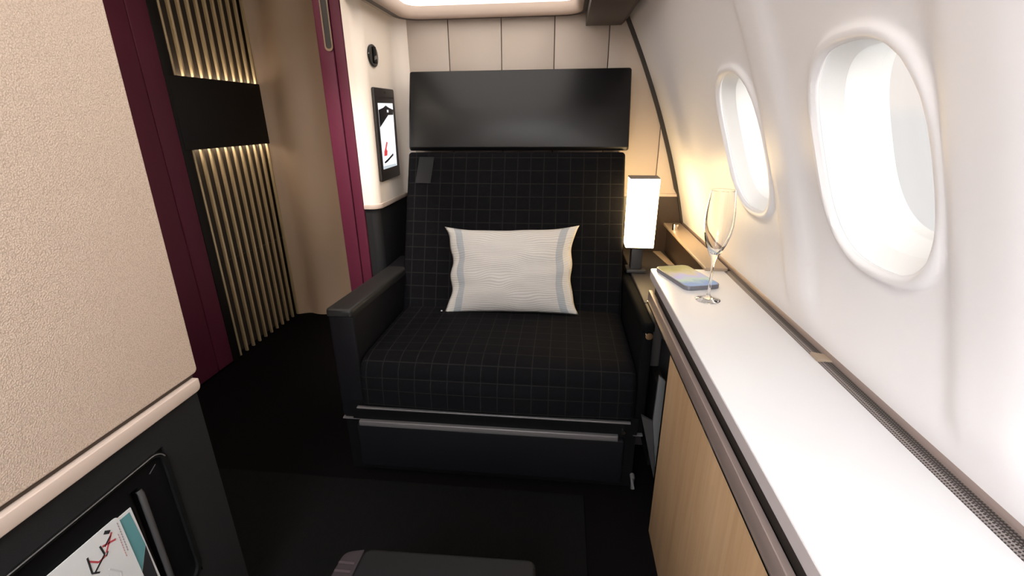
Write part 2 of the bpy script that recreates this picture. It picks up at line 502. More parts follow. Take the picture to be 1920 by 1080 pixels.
# windows: surround, pane, each its own structure
dxw = -.328 * WZ + .016
TN = Vector((1, 0, -dxw)).normalized()
seen = 0
for k, wy in enumerate(reversed(WIN_Y)):
    lab = ['far oval window beside the champagne glass', 'near large oval window over the white worktop'][k] if k < 2 else 'oval cabin window behind the viewpoint'
    w = thing('window_%d' % (k + 1), wall_p(wy, WZ), lab, 'window', kind='structure')
    def ringpts(sc_y, sc_z, depth, n=96, lift=0.):
        out = []
        for i in range(n):
            s = sup(2 * PI * i / n)
            out.append(wall_p(wy + HW * sc_y * s[0], WZ + HH * sc_z * s[1], 0) + TN * depth)
        return out
    bm = bmesh.new(); rr = []
    for sy, sz, d in ((1.01, 1.01, .003), (.985, .99, .008), (.95, .96, .017), (.905, .925, .027), (.885, .91, .032)):
        rr.append([bm.verts.new(p) for p in ringpts(sy, sz, d)])
    for A, B in zip(rr, rr[1:]):
        for i in range(96): bm.faces.new((A[i], A[(i + 1) % 96], B[(i + 1) % 96], B[i]))
    o = bm_obj('window_surround', bm, M['window_white'], w, smooth=True)
    bm = bmesh.new(); rr = []
    for sy, sz, d in ((.885, .91, .0318), (.878, .905, .036), (.872, .90, .055), (.865, .895, .075), (.86, .89, .095)):
        rr.append([bm.verts.new(p) for p in ringpts(sy, sz, d)])
    for A, B in zip(rr, rr[1:]):
        for i in range(96): bm.faces.new((A[i], A[(i + 1) % 96], B[(i + 1) % 96], B[i]))
    bm_obj('inner_frame', bm, M['window_white'], w, smooth=True)
    bm = bmesh.new()
    A = [bm.verts.new(p) for p in ringpts(.875, .905, .075)]; B = [bm.verts.new(p) for p in ringpts(.875, .905, .078)]
    bm.faces.new(A); bm.faces.new(B[::-1])
    for i in range(96): bm.faces.new((A[i], A[(i + 1) % 96], B[(i + 1) % 96], B[i]))
    bm_obj('pane', bm, M['pane'], w)

# back wall: cream panels above, dark lining below
wb = thing('wall_back', (0, YB, 0), 'cream panelled wall behind the seat', 'wall', kind='structure')
seams = [-.83, -.511, -.281, -.055, .172, .416, .62]
bm = bmesh.new()
for a, b in zip(seams, seams[1:]): add_box(bm, a + .0018, b - .0018, YB, YB + .02, .868, 1.80)
bm_obj('upper_panel', bm, M['back_panel'], wb, bevel=.0015, seg=2)
box('backing', (-.83, .62, YB + .008, YB + .03, 0, 1.80), M['groove'], wb)
box('dado_lip', (-.75, .60, YB - .006, YB + .01, .855, .869), M['cream_rail'], wb, bevel=.003)
box('lower_lining', (-.83, .60, YB - .002, YB + .02, 0, .856), M['well'], wb)

# gasket that follows the curve of the lining on the back wall
bm = bmesh.new(); A = []; B = []
for i in range(41):
    z = .74 + (1.60 - .74) * i / 40
    hw_ = .010 if z > .87 else .006
    p = wall_p(2.19, z)
    A.append((p.x - 2 * hw_, z)); B.append((p.x + .002, z))
add_prism(bm, A + B[::-1], 'y', YB - .012, YB + .001)
tag(bm_obj('trim_1', bm, M['gasket']), 'dark curved seal where the lining meets the back wall', 'trim', kind='structure')

# left side wall near the viewpoint: cream fabric screen, rail, dark lower part with pocket
sp = thing('suite_partition', (-.78, .2, 0), 'tall cream fabric partition with dark base in the left foreground', 'partition')
prism('fabric_panel', round_poly([(YF, .706), (.775, .706), (.790, 1.40), (.790, 2.05), (YF, 2.05)], [0, .012, 0, 0, 0]), 'x', -.80, -.75, M['cream_fabric'], sp, bevel=.004)
prism('rail', round_poly([(YF, .670), (.766, .670), (.766, .697), (YF, .697)], [0, .014, .004, 0]), 'x', -.80, -.744, M['cream_rail'], sp, bevel=.002)
box('rail_gap', (-.795, -.757, YF, .766, .69, .71), M['groove'], sp)
# lower part with an opening for the pocket
bm = bmesh.new()
py0, py1, pz0, pz1 = .20, .655, .285, .612
for b in ((YF, py0, 0, .671), (py1, .760, 0, .671), (py0, py1, 0, pz0), (py0, py1, pz1, .671)):
    add_box(bm, -.80, -.752, *b)
bmesh.ops.remove_doubles(bm, verts=bm.verts, dist=.0001)
bm_obj('base_panel', bm, M['charcoal'], sp)
# moulded pocket
out = rrect(py0 - .002, py1 + .001, pz0, pz1 + .001, .030, 10)
inn = rrect(py0 + .006, py1 - .008, pz0 + .006, pz1 - .007, .024, 10)
bm = bmesh.new()
n = len(out)
R0 = [bm.verts.new((-.752, *p)) for p in out]; R1 = [bm.verts.new((-.7495, *p)) for p in out]
R2 = [bm.verts.new((-.7495, *p)) for p in inn]; R3 = [bm.verts.new((-.756, *p)) for p in inn]
for A, B in ((R0, R1), (R1, R2), (R2, R3)):
    for i in range(n): bm.faces.new((A[i], A[(i + 1) % n], B[(i + 1) % n], B[i]))
bz = bm_obj('pocket_bezel', bm, M['gloss_black'], sp)
# highlight along the bezel's top, modelled as a thin lighter tube
tube('pocket_highlight', [(-.7492, py0, pz1 - .002)] + [(-.7492, py1 - .030 + .028 * math.sin(PI / 2 * i / 8), pz1 - .030 + .028 * math.cos(PI / 2 * i / 8)) for i in range(7)], .0011, M['dark_metal'], sp, n=6)
# pocket face with slot
bm = bmesh.new()
for b in ((py0, .572, pz0, pz1), (.590, py1, pz0, pz1), (.572, .590, .572, pz1), (.572, .590, pz0, .31)):
    add_box(bm, -.775, -.757, *b)
bm_obj('pocket_panel', bm, M['black'], sp)
box('pocket_slot', (-.80, -.778, .565, .60, pz0, pz1), M['gasket'], sp)
tube('pocket_bar', [(-.757, .592, .32), (-.757, .592, .556), (-.760, .592, .562)], .0055, M['bar'], sp)
prism('pocket_mark', stroke((.618, .577), (.634, .586), .0018), 'x', -.7572, -.7566, M['dark_metal'], sp)

# brochures standing in the pocket
def card(name, poly, x, m, label, cat, group=None, bz=0.):
    t = thing(name, (x, poly[0][0], bz), label, cat, group)
    prism('sheet', poly, 'x', x - .0015, x, m, t)
    return t
c1 = card('brochure', [(.30, .312), (.575, .312), (.5665, .5485), (.30, .560)], -.7555, M['brochure'], 'teal and white card behind the front leaflet in the pocket', 'brochure', bz=.312)
prism('teal_print', [(.5615, .5425), (.535, .5440), (.541, .405), (.5675, .4580)], 'x', -.7555, -.7550, M['teal'], c1)
prism('dark_print', [(.5675, .4560), (.541, .403), (.541, .320), (.5690, .320)], 'x', -.7555, -.7550, M['ink'], c1)
c2 = card('leaflet', round_poly([(.26, .312), (.548, .312), (.541, .5560), (.26, .5640)], [.002, .002, .010, .002]), -.7535, M['brochure'], 'white leaflet with red and black marks in the dark pocket', 'leaflet', bz=.312)
X0, D = -.7535, .0005
def mark(name, strokes, m):
    bm = bmesh.new()
    for s in strokes: add_prism(bm, stroke(*s), 'x', X0, X0 + D)
    bm_obj(name, bm, m, c2)
mark('red_mark', [((.503, .528), (.525, .520), .0035), ((.505, .512), (.523, .538), .003), ((.478, .524), (.490, .508), .003), ((.490, .508), (.503, .508), .003)], M['ink_red'])
mark('black_mark', [((.513, .548), (.521, .541), .006), ((.506, .524), (.520, .534), .0025), ((.503, .506), (.508, .512), .002), ((.478, .532), (.476, .500), .003), ((.500, .532), (.502, .512), .003), ((.502, .512), (.480, .497), .003), ((.476, .500), (.486, .490), .003)], M['ink'])
mark('grey_text', [((.536, .545 - .006 * i), (.5365, .5405 - .006 * i), .0016) for i in range(11)], M['ink_grey'])
mark('red_text', [((.531, .525 - .006 * i), (.5315, .5205 - .006 * i), .0014) for i in range(9)], M['ink_pink'])
mark('pale_drawing', [((.500, .48), (.515, .455), .003), ((.515, .455), (.505, .42), .003), ((.495, .47), (.49, .43), .003)], M['ink_pale'])

# ------------------------------------------------------------------ aisle beyond: slatted partition, column, post
pa = thing('slatted_partition', (-1.72, 2.36, 0), 'brass slatted screen across the aisle with a black centre band', 'screen')
SX = -1.70
box('backing', (SX - .07, SX - .05, 2.00, 2.74, 0, 2.05), M['slat_back'], pa)
box('frame', (SX - .06, SX + .002, 1.985, 2.040, 0, 2.05), M['band'], pa, bevel=.003)
box('end_frame', (SX - .06, SX - .01, 2.715, 2.745, 0, 2.05), M['band'], pa)
prism('band', [(2.00, 1.072), (2.745, 1.072), (2.745, 1.386), (2.00, 1.386)], 'x', SX - .012, SX + .004, M['band'], pa, bevel=.003)
NS = 12
for (z0, z1) in ((.005, 1.09), (1.37, 2.05)):
    for i in range(NS):
        y = 2.054 + i * .0575
        bm = bmesh.new(); add_box(bm, SX - .018, SX - .002 , y - .0065, y + .0065, z0, z1)
        bm_obj('slat', bm, M['brass'], pa, bevel=.003, seg=2)
box('rear_rail', (SX - .05, SX - .030, 2.022, 2.72, .475, .510), M['slat_back'], pa)
for z0, z1, nm in ((1.374, 1.380, 'upper_light'), (1.078, 1.084, 'lower_light')):
    box(nm, (SX - .046, SX - .026, 2.03, 2.715, z0, z1), M['led'], pa)

bp_ = thing('upholstered_panel', (-1.73, 1.7, 0), 'dark burgundy upholstered panel left of the brass slats', 'panel')
bm = bmesh.new(); add_box(bm, SX - .05, SX + .004, 1.878, 1.984, .01, 2.05)
bm_obj('front_pad', bm, M['burgundy'], bp_, bevel=.006)
bm = bmesh.new(); add_box(bm, SX - .05, SX + .004, .9, 1.875, .01, 2.05)
bm_obj('rear_pad', bm, M['burgundy'], bp_, bevel=.006)

# beige lining that closes the far end of the aisle, with soft folds
bm = bmesh.new(); A = []
N = 40
for i in range(N + 1):
    x = -1.715 + (.90) * i / N
    y = 2.66 + .020 * math.cos((x + 1.70) * 2 * PI / .30) - .05 * sstep(-1.62, -1.715, x)
    A.append((x, y))
add_prism(bm, A + [(-.815, 2.74), (-1.715, 2.74)], 'z', .0, 2.05)
tag(bm_obj('wall_far', bm, M['column'], smooth=True), 'beige padded lining at the far end of the aisle', 'wall', kind='structure')

# ------------------------------------------------------------------ side panel beside the seat + door post
sd_ = thing('suite_bulkhead', (-.79, 2.0, 0), 'cream side panel left of the seat with dark lower part', 'panel')
foot = [(-.814, 1.83)] + [(-.80 + .010, 1.83)] + [(-.79 + .04 * math.sin(a), 1.87 - .04 * math.cos(a)) for a in [PI / 2 * i / 10 for i in range(11)]] + \
       [(-.75, 2.14)] + [(-.75 + .058 * (1 - math.cos(a)), 2.14 + .058 * math.sin(a)) for a in [PI / 2 * i / 8 for i in range(1, 9)]] + [(-.692, 2.199), (-.814, 2.199)]
prism('upper_panel', foot, 'z', .868, 1.78, M['cream_plastic'], sd_, smooth=True)
def inset(f, d):
    return [(x - d if x > -.80 else x, y + d if y < 2.1 and x < -.76 else y) for x, y in f]
def outset(f, d): return inset(f, -d)
foot_out = [(-.814, 1.826)] + [(-.79, 1.826)] + [(-.79 + .044 * math.sin(a), 1.87 - .044 * math.cos(a)) for a in [PI / 2 * i / 10 for i in range(11)]] + [(-.746, 2.14), (-.746, 2.199), (-.814, 2.199)]
prism('lip', foot_out, 'z', .850, .869, M['cream_rail'], sd_, bevel=.002, seg=2)
foot_in = [(-.814, 1.838)] + [(-.79, 1.838)] + [(-.79 + .032 * math.sin(a), 1.87 - .032 * math.cos(a)) for a in [PI / 2 * i / 10 for i in range(11)]] + [(-.758, 2.14), (-.758, 2.199), (-.814, 2.199)]
prism('lower_panel', foot_in, 'z', .0, .851, M['charcoal'], sd_, smooth=True)

dp = thing('door_post', (-.867, 1.9, 0), 'burgundy leather door post behind the left armrest', 'post')
box('pad', (-.919, -.860, 1.828, 1.98, .005, 2.05), M['burgundy'], dp, bevel=.005)
box('pad', (-.857, -.8155, 1.828, 1.98, .005, 2.05), M['burgundy'], dp, bevel=.005)
box('core', (-.922, -.815, 1.84, 2.0, .004, 2.05), M['gasket'], dp)
hp = rrect(-.889, -.857, 1.436, 1.78, .0155, 8)
ih = rrect(-.884, -.862, 1.444, 1.772, .0105, 8)
bm = bmesh.new(); n = len(hp)
R0 = [bm.verts.new((x, 1.8285, z)) for x, z in hp]; R1 = [bm.verts.new((x, 1.822, z)) for x, z in hp]
R2 = [bm.verts.new((x, 1.822, z)) for x, z in ih]; R3 = [bm.verts.new((x, 1.8275, z)) for x, z in ih]
for A, B in ((R0, R1), (R1, R2), (R2, R3)):
    for i in range(n): bm.faces.new((A[i], A[(i + 1) % n], B[(i + 1) % n], B[i]))
hd = bm_obj('handle', bm, M['chrome'], dp)
prism('handle_recess', ih, 'y', 1.8255, 1.8282, M['gasket'], hd)

# coat hook and handset on the side panel
hk = thing('coat_hook', (-.75, 1.919, 1.39), 'round black hook button on the cream side panel', 'hook')
circ = [(1.919 + .046 * math.cos(2 * PI * i / 40), 1.429 + .040 * math.sin(2 * PI * i / 40)) for i in range(40)]
prism('disc', circ, 'x', -.7505, -.742, M['gloss_black'], hk, bevel=.002)
prism('hook_tab', round_poly([(1.907, 1.402), (1.939, 1.402), (1.936, 1.462), (1.910, 1.462)], .006), 'x', -.742, -.737, M['black'], hk, bevel=.002)
prism('hook_mark', [(1.908, 1.412), (1.940, 1.422), (1.930, 1.432), (1.912, 1.426)], 'x', -.7370, -.7364, M['dark_metal'], hk)

hs = thing('touch_handset', (-.75, 1.98, .955), 'black touchscreen handset docked on the cream side panel', 'handset')
prism('bezel', round_poly([(1.862, .956), (2.086, .960), (2.096, 1.318), (1.874, 1.316)], .010), 'x', -.7505, -.738, M['bezel'], hs, bevel=.003)
S_ = [(1.892, 1.004), (2.052, 1.006), (2.066, 1.262), (1.898, 1.259)]
scr = prism('screen', S_, 'x', -.738, -.7374, M['screen_white'], hs)
def spoly(name, pts, m):  # pts in 0-1 of the screen
    def q(u, v):
        a = [S_[0][i] + (S_[1][i] - S_[0][i]) * u for i in (0, 1)]; b = [S_[3][i] + (S_[2][i] - S_[3][i]) * u for i in (0, 1)]
        return (a[0] + (b[0] - a[0]) * v, a[1] + (b[1] - a[1]) * v)
    prism(name, [q(*p) for p in pts], 'x', -.7374, -.7370, m, scr)
spoly('black_shape', [(.0, .64), (.35, .74), (.62, .82), (.98, .82), (1., .90), (.72, .93), (.5, .965), (.3, .93), (.0, .90)], M['screen_black'])
spoly('white_dot', [(.55, .86), (.66, .86), (.66, .90), (.55, .90)], M['screen_white'])
spoly('red_shape', [(.12, .20), (.32, .20), (.36, .27), (.30, .30), (.42, .40), (.34, .415), (.24, .33), (.14, .27)], M['screen_red'])
spoly('black_stroke', [(.12, .085), (.30, .10), (.78, .18), (.76, .215), (.45, .16), (.10, .11)], M['screen_black'])
spoly('grey_bar', [(.0, .0), (.95, .0), (.95, .035), (.0, .05)], M['screen_grey'])
prism('sensor_strip', [(1.882, 1.276), (2.084, 1.279), (2.084, 1.287), (1.882, 1.284)], 'x', -.7381, -.7374, M['gasket'], hs)
prism('camera_lens', [(1.985 + .008 * math.cos(PI * i / 6), 1.301 + .005 * math.sin(PI * i / 6)) for i in range(12)], 'x', -.7381, -.7372, M['gasket'], hs)

tag(box('wall_front', (-1.9, .62, YF - .04, YF, 0, 2.05), M['cream_plastic']), 'cream wall behind the viewpoint', 'wall', kind='structure')

# ------------------------------------------------------------------ ceiling
cl = thing('ceiling', (0, 0, 1.60), 'cream cabin ceiling lining over the suite', 'ceiling', kind='structure')
bm = bmesh.new()
lx0, lx1, ly0, ly1 = -.69, .058, -.25, 2.168
for b in ((-.80, lx0, YF, YB), (lx1, .62, YF, YB), (lx0, lx1, YF, ly0), (lx0, lx1, ly1, YB)):
    add_box(bm, b[0], b[1], b[2], b[3], 1.605, 1.64)
bm_obj('suite_ceiling', bm, M['ceiling'], cl)
box('roof', (-1.90, .62, YF, 2.76, 2.05, 2.10), M['ceiling'], cl)
box('side_fascia', (-.82, -.795, .774, 2.2, 1.70, 2.05), M['ceiling'], cl)
tag(box('wall_left', (-1.93, -1.76, YF, 2.76, 0, 2.05), M['column']), 'beige lining on the far side of the aisle', 'wall', kind='structure')

cv = thing('rear_fill_light', (-.3, 1.0, 1.60), 'large glowing ceiling light with a rounded cream rim', 'ceiling light')
def ring(r, ins):
    return rrect(lx0 + ins, lx1 - ins, ly0 + ins, ly1 - ins, r, 10)
bm = bmesh.new()
secs = [(0., 1.612, .085), (0., 1.597, .085), (.003, 1.5915, .083), (.010, 1.590, .078), (.020, 1.594, .070), (.027, 1.604, .064), (.031, 1.620, .060), (.032, 1.645, .059)]
RR = [[bm.verts.new((x, y, z)) for x, y in ring(r, ins)] for ins, z, r in secs]
n = len(RR[0])
for A, B in zip(RR, RR[1:]):
    for i in range(n): bm.faces.new((A[i], A[(i + 1) % n], B[(i + 1) % n], B[i]))
o = bm_obj('rim', bm, M['cream_rail'], cv, smooth=True)
prism('diffuser', ring(.058, .031), 'z', 1.635, 1.650, M['diffuser'], cv)
# shadow under the rim, built as a dark strip around it
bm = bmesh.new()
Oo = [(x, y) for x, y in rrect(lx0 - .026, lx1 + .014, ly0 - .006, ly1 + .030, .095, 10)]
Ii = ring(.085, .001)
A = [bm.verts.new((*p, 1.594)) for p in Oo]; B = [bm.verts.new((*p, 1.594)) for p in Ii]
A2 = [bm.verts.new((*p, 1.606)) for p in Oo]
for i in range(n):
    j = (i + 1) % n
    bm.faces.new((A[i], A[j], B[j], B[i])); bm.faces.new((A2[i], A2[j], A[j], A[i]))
bm_obj('rim_shade', bm, M['beam'], cv)

be = thing('locker_trim', (.16, 1.86, 1.552), 'dark brown boxy trim under the overhead locker at the top', 'trim')
prism('end_block', [(.072, 1.552), (.216, 1.552), (.243, 1.578), (.243, 1.66), (.072, 1.66)], 'y', 1.55, 2.182, M['beam'], be, bevel=.003)

# added fill light behind the viewpoint, shaped like a ceiling light
cv2 = thing('rear_fill_light', (-.3, -1., 1.60), 'added fill light panel, over the space behind the viewpoint', 'ceiling light')
prism('diffuser', rrect(-.66, .02, -1.5, -.42, .05, 8), 'z', 1.598, 1.6045, M['rear_fill'], cv2)
bm = bmesh.new()
O2, I2 = rrect(-.70, .06, -1.54, -.38, .08, 8), rrect(-.66, .02, -1.5, -.42, .05, 8)
n2 = len(O2)
R0 = [bm.verts.new((*p, 1.605)) for p in O2]; R1 = [bm.verts.new((*p, 1.590)) for p in O2]; R2 = [bm.verts.new((*p, 1.590)) for p in I2]; R3 = [bm.verts.new((*p, 1.605)) for p in I2]
for A, B in ((R0, R1), (R1, R2), (R2, R3)):
    for i in range(n2): bm.faces.new((A[i], A[(i + 1) % n2], B[(i + 1) % n2], B[i]))
bm_obj('rim', bm, M['cream_rail'], cv2)

# added unseen light panel that brightens the aisle
al = thing('aisle_fill', (-1.25, .9, 2.03), 'long added fill light over the aisle beyond the partition', 'ceiling light')
box('diffuser', (-1.38, -1.10, -.8, 1.75, 2.035, 2.051), M['aisle_fill_glow'], al)
box('frame', (-1.40, -1.08, -.82, 1.77, 2.042, 2.0515), M['cream_rail'], al)

# ------------------------------------------------------------------ seat
st = thing('armchair', (-.2, 1.7, 0), 'wide black checked armchair seat against the cream back wall', 'seat')
AX0, AX1, BX0, BX1 = -.746, -.655, .248, .286
# seat cushion
prof = round_poly([(1.262, .290), (1.272, .462), (1.80, .458), (1.80, .290)], [.02, .055, .02, .02], 8)
def cush(u, s, y, z):
    if z > .40: return (0, .010 * math.sin(PI * u) * sstep(1.27, 1.42, y) - .012 * (1 - sstep(1.26, 1.36, y)))
    return (-.010 * math.sin(PI * u) if y < 1.28 else 0, 0)
sweep('seat_cushion', densify(prof, .02), AX1 + .001, BX0 - .001, .022, M['check'], st, nx=40, crown=cush)
# backrest
def recl(z): return 1.750 + (z - .46) * .412
bprof = round_poly([(recl(.42) + .0, .42), (recl(1.066), 1.066), (recl(1.066) + .09, 1.05), (recl(.42) + .11, .42)], [.01, .014, .01, .01], 6)
def bcr(u, s, y, z):
    if y < recl(z) + .03: return (-.014 * math.sin(PI * u) * math.sin(PI * max(0, min(1, (z - .42) / .65))), 0)
    return (0, 0)
bk = sweep('backrest', densify(bprof, .02), -.664, .249, .016, M['check'], st, nx=40, crown=bcr)
def on_back(x, z, off=.0): return (x, recl(z) - .014 * math.sin(PI * (x + .664) / .913) * math.sin(PI * (z - .42) / .65) - off, z)
bm = bmesh.new()
q = [on_back(-.612, 1.046, .0008), on_back(-.548, 1.046, .0008), on_back(-.560, .943, .0008), on_back(-.626, .943, .0008)]
A = [bm.verts.new(p) for p in q]; B = [bm.verts.new((p[0], p[1] - .003, p[2])) for p in q]; C_ = [bm.verts.new((p[0], p[1] + .012, p[2])) for p in q]
bm.faces.new(B); bm.faces.new(C_[::-1])
for i in range(4): bm.faces.new((C_[i], C_[(i + 1) % 4], B[(i + 1) % 4], B[i]))
bm_obj('fabric_tag', bm, M['label_grey'], bk)
# headrest
hprof = round_poly([(2.014, 1.070), (2.005, 1.085), (2.045, 1.24), (2.092, 1.386), (2.165, 1.386), (2.150, 1.070)], [.006, .006, .2, .010, .008, .01], 8)
def hcr(u, s, y, z):
    if y < 2.12: return (-.026 * math.sin(PI * min(1, max(0, (z - 1.07) / .31))) * (1 - abs(2 * u - 1) ** 2.6), 0)
    return (0, 0)
sweep('headrest', densify(hprof, .02), -.662, .261, .010, M['leather'], st, nx=40, crown=hcr)
# shell behind
prism('back_shell', [(1.84, .30), (recl(1.05) + .085, 1.05), (2.185, 1.05), (2.185, .02), (1.84, .02)], 'x', -.66, .25, M['black'], st)
# armrests
def arm(x0, x1, ztop, yb, m1, m2, nm='armrest'):
    a = box(nm, (x0 + .003, x1 - .002, 1.296, yb, .224, ztop - .028), m1, st, bevel=.008)
    bm = bmesh.new()
    r = min(.016, (x1 - x0) * .4)
    P = round_poly([(x0, ztop - .030), (x1, ztop - .030), (x1, ztop), (x0, ztop)], [.003, .003, r, r], 6)
    ys = [(1.288, .010), (1.292, .004), (1.300, 0.), (yb - .06, 0.), (yb, 0.)]
    rings = []
    cx, cz = (x0 + x1) / 2, ztop - .015
    for y, ins in ys:
        dz = -.035 * sstep(1.45, 2.0, y)
        rings.append([bm.verts.new((cx + (px - cx) * (1 - ins / (x1 - x0) * 2), y, cz + (pz - cz) * (1 - ins / .03) + dz)) for px, pz in P])
    # subdivide along the length
    for A, B in zip(rings, rings[1:]):
        for i in range(len(P)): bm.faces.new((A[i], A[(i + 1) % len(P)], B[(i + 1) % len(P)], B[i]))
    bm.faces.new(rings[0][::-1]); bm.faces.new(rings[-1])
    bm_obj('arm_pad', bm, m2, a, smooth=True)
    box('arm_edge', (x0 + .004, x1 - .004, 1.292, yb, .217, .222), M['dark_metal'], a)
    return a
arm(AX0, AX1, .634, 2.0, M['arm_leather'], M['arm_pad'])
arm(BX0, BX1, .622, 1.9, M['black_soft'], M['black_soft'])
# frame under the cushion, trim line, bar, leg rest panel
box('cushion_trim', (-.672, .236, 1.262, 1.275, .2815, .2875), M['dark_metal'], st, bevel=.002)
box('seat_frame', (-.70, .262, 1.285, 1.80, .226, .290), M['black'], st)
br = box('leg_rest_bar', (-.676, .202, 1.272, 1.30, .205, .2255), M['dark_metal'], st, bevel=.003)
box('leg_rest', (-.690, .225, 1.278, 1.40, .030, .205), M['arm_leather'], st, bevel=.008)
box('base', (-.735, .262, 1.30, 2.15, .002, .226), M['black'], st)
for yy, zz in ((1.268, .247),): tube('bolt', [(.215, yy + .012, zz), (.215, yy - .004, zz)], .007, M['chrome'], st)
tube('recline_button', [(.268, 1.290, .585), (.268, 1.280, .585)], .011, M['chrome'], st, n=16)
tube('track_fitting', [(.262, 1.297, .055), (.262, 1.280, .055), (.262, 1.272, .02)], .008, M['dark_metal'], st)

# pillow
pl = thing('pillow', (-.195, 1.690, .462), 'white striped pillow with grey side bands leaning on the seat back', 'pillow', rot=(math.radians(-21), math.radians(-1.5), 0))
hw, hh, T = .272, .177, .064
nu, nv = 60, 44
verts, faces, uvs = [], [], []
def pil(u, v, side):
    x = u * hw * (1 - .115 * (1 - abs(v) ** 3.5)); z = v * hh * (1 - (.10 if v > 0 else .06) * (1 - abs(u) ** 3))
    e = max(0., (1 - abs(u) ** 2.6)) ** .62 * max(0., (1 - abs(v) ** 2.4)) ** .6
    y = -side * T * e
    wob = .006 * math.sin(9 * v + 2.2 * math.sin(3 * u)) * sstep(.55, .95, abs(u)) * (1 - v * v)
    x += wob * (1 if u < 0 else .6)
    y += .004 * noise.noise((u * 3, v * 4, side * 2.)) * e
    z += .004 * noise.noise((u * 2.2, 7.1, v)) * (1 - u * u)
    return (x, y, z + hh)
for side in (1, -1):
    o = len(verts)
    for i in range(nu + 1):
        for j in range(nv + 1):
            verts.append(pil(-1 + 2 * i / nu, -1 + 2 * j / nv, side))
    for i in range(nu):
        for j in range(nv):
            f = [(i, j), (i + 1, j), (i + 1, j + 1), (i, j + 1)]
            if side < 0: f = f[::-1]
            faces.append(tuple(o + a * (nv + 1) + b for a, b in f))
            uvs += [(a / nu, b / nv) for a, b in f]
me = bpy.data.meshes.new('cover'); me.from_pydata(verts, [], faces)
ul = me.uv_layers.new(name='UVMap')
for i, u in enumerate(uvs): ul.data[i].uv = u
bm = bmesh.new(); bm.from_mesh(me); bmesh.ops.remove_doubles(bm, verts=bm.verts, dist=.0006); bm.to_mesh(me); bm.free()
link('cover', me, M['pillow'], pl, smooth=True, local=True)
tube('corner_tie', [(-.262, .01, .006), (-.276, .006, .004), (-.284, .0, .012)], .004, M['brochure'], pl, local=True)

# ------------------------------------------------------------------ worktop, cabinet, console
wt = thing('worktop', (.41, .6, .705), 'long white worktop below the cabin windows', 'worktop')
WX0, WX1, WYE = .296, .530, 1.515
prism('top', round_poly([(WX0, YF), (WX1, YF), (WX1, WYE), (WX0, WYE)], [0, 0, .008, .018]), 'z', .698, .725, M['worktop'], wt, bevel=.0015, seg=2)
prism('edge_shade', [(WX0 - .0008, YF), (WX0 + .006, YF), (WX0 + .006, WYE - .02), (WX0 - .0008, WYE - .02)], 'z', .6975, .7228, M['top_edge_shade'], wt)  # shade on the worktop's left-facing edge, painted as a darker strip

cb = thing('cabinet', (.40, .4, 0), 'light oak cabinet under the white worktop with a bronze top rail', 'cabinet')
box('door', (.292, .312, YF, 1.118, .004, .617), M['wood'], cb, bevel=.002)
box('carcass', (.312, .525, YF, 1.118, .002, .66), M['black'], cb)
box('shadow_gap', (.308, .52, YF, 1.46, .655, .6975), M['gasket'], cb)
r_ = box('top_rail', (.2905, .303, YF, 1.475, .624, .662), M['rail'], cb, bevel=.0015)
box('rail_edge', (.2895, .30, YF, 1.476, .6185, .6235), M['chrome'], cb)
box('rail_support', (.325, .50, 1.12, 1.47, .60, .655), M['black'], cb)

cs = thing('side_console', (.39, 1.8, 0), 'low mauve grey console between the seat and the window side', 'console')
box('body', (.2885, .488, 1.52, 2.197, .003, .598), M['grey_mauve'], cs, bevel=.004)
box('arm_ledge', (.2885, .325, 1.36, 1.519, .44, .598), M['grey_mauve'], cs, bevel=.006)
prism('front_panel', [(.303, .47), (.324, .452), (.324, .13), (.300, .30)], 'y', 1.25, 1.262, M['grey_panel'], cs, bevel=.002)
box('front_stem', (.300, .324, 1.262, 1.51, .13, .44), M['black'], cs)
prism('tray_strip', [(.430, 2.175), (.458, 1.96), (.484, 1.96), (.466, 2.175)], 'z', .598, .604, M['ledge'], cs, bevel=.002)
prism('foot_plate', [(.262, .33), (.297, .31), (.322, .13), (.322, .09)], 'y', 1.246, 1.256, M['bar'], cs)

lg = thing('window_ledge', (.52, 1.85, .58), 'tan ledge with dark inner side behind the champagne glass', 'ledge')
prism('top', [(.470, 1.50), (.541, 1.50), (.548, 2.197), (.470, 2.197)], 'z', .722, .735, M['ledge'], lg, bevel=.003)
box('inner_side', (.489, .535, 1.517, 2.197, .56, .7225), M['well'], lg)
tube('latch', [(.489, 2.045, .735), (.489, 2.045, .762)], .013, M['chrome'], lg, n=16)

# air grille between worktop and wall
ag = thing('air_grille', (.55, .5, .725), 'perforated grey air grille strip between worktop and window wall', 'grille')
def strip(name, secs, y0, y1, m, parent):
    me = bpy.data.meshes.new(name)
    v = []; f = []; uv = []
    (xa, za), (xb, zb) = secs
    w = math.hypot(xb - xa, zb - za)
    for x, z in ((xa, za), (xb, zb)):
        for y in (y0, y1): v.append((x, y, z))
    for x, z in ((xa, za - .004), (xb, zb - .004)):
        for y in (y0, y1): v.append((x, y, z))
    f = [(0, 2, 3, 1), (4, 5, 7, 6), (0, 1, 5, 4), (2, 6, 7, 3), (0, 4, 6, 2), (1, 3, 7, 5)]
    me.from_pydata(v, [], f)
    u = me.uv_layers.new(name='UVMap'); q = {0: (0, y0), 1: (0, y1), 2: (w, y0), 3: (w, y1)}
    for i, l in enumerate(me.loops): u.data[i].uv = q.get(l.vertex_index, q[l.vertex_index % 4])
    return link(name, me, m, parent)
for a, b in ((YF, .905), (.935, 1.50)):
    strip('grille_panel', ((.530, .7225), (.542, .7265)), a, b, M['grille'], ag)
    strip('inner_grille', ((.542, .7265), (.555, .7275)), a, b, M['grille_dark'], ag)
prism('bracket', [(.530, .935), (.557, .925), (.557, .895), (.530, .905)], 'z', .720, .731, M['ledge'], ag, bevel=.001)
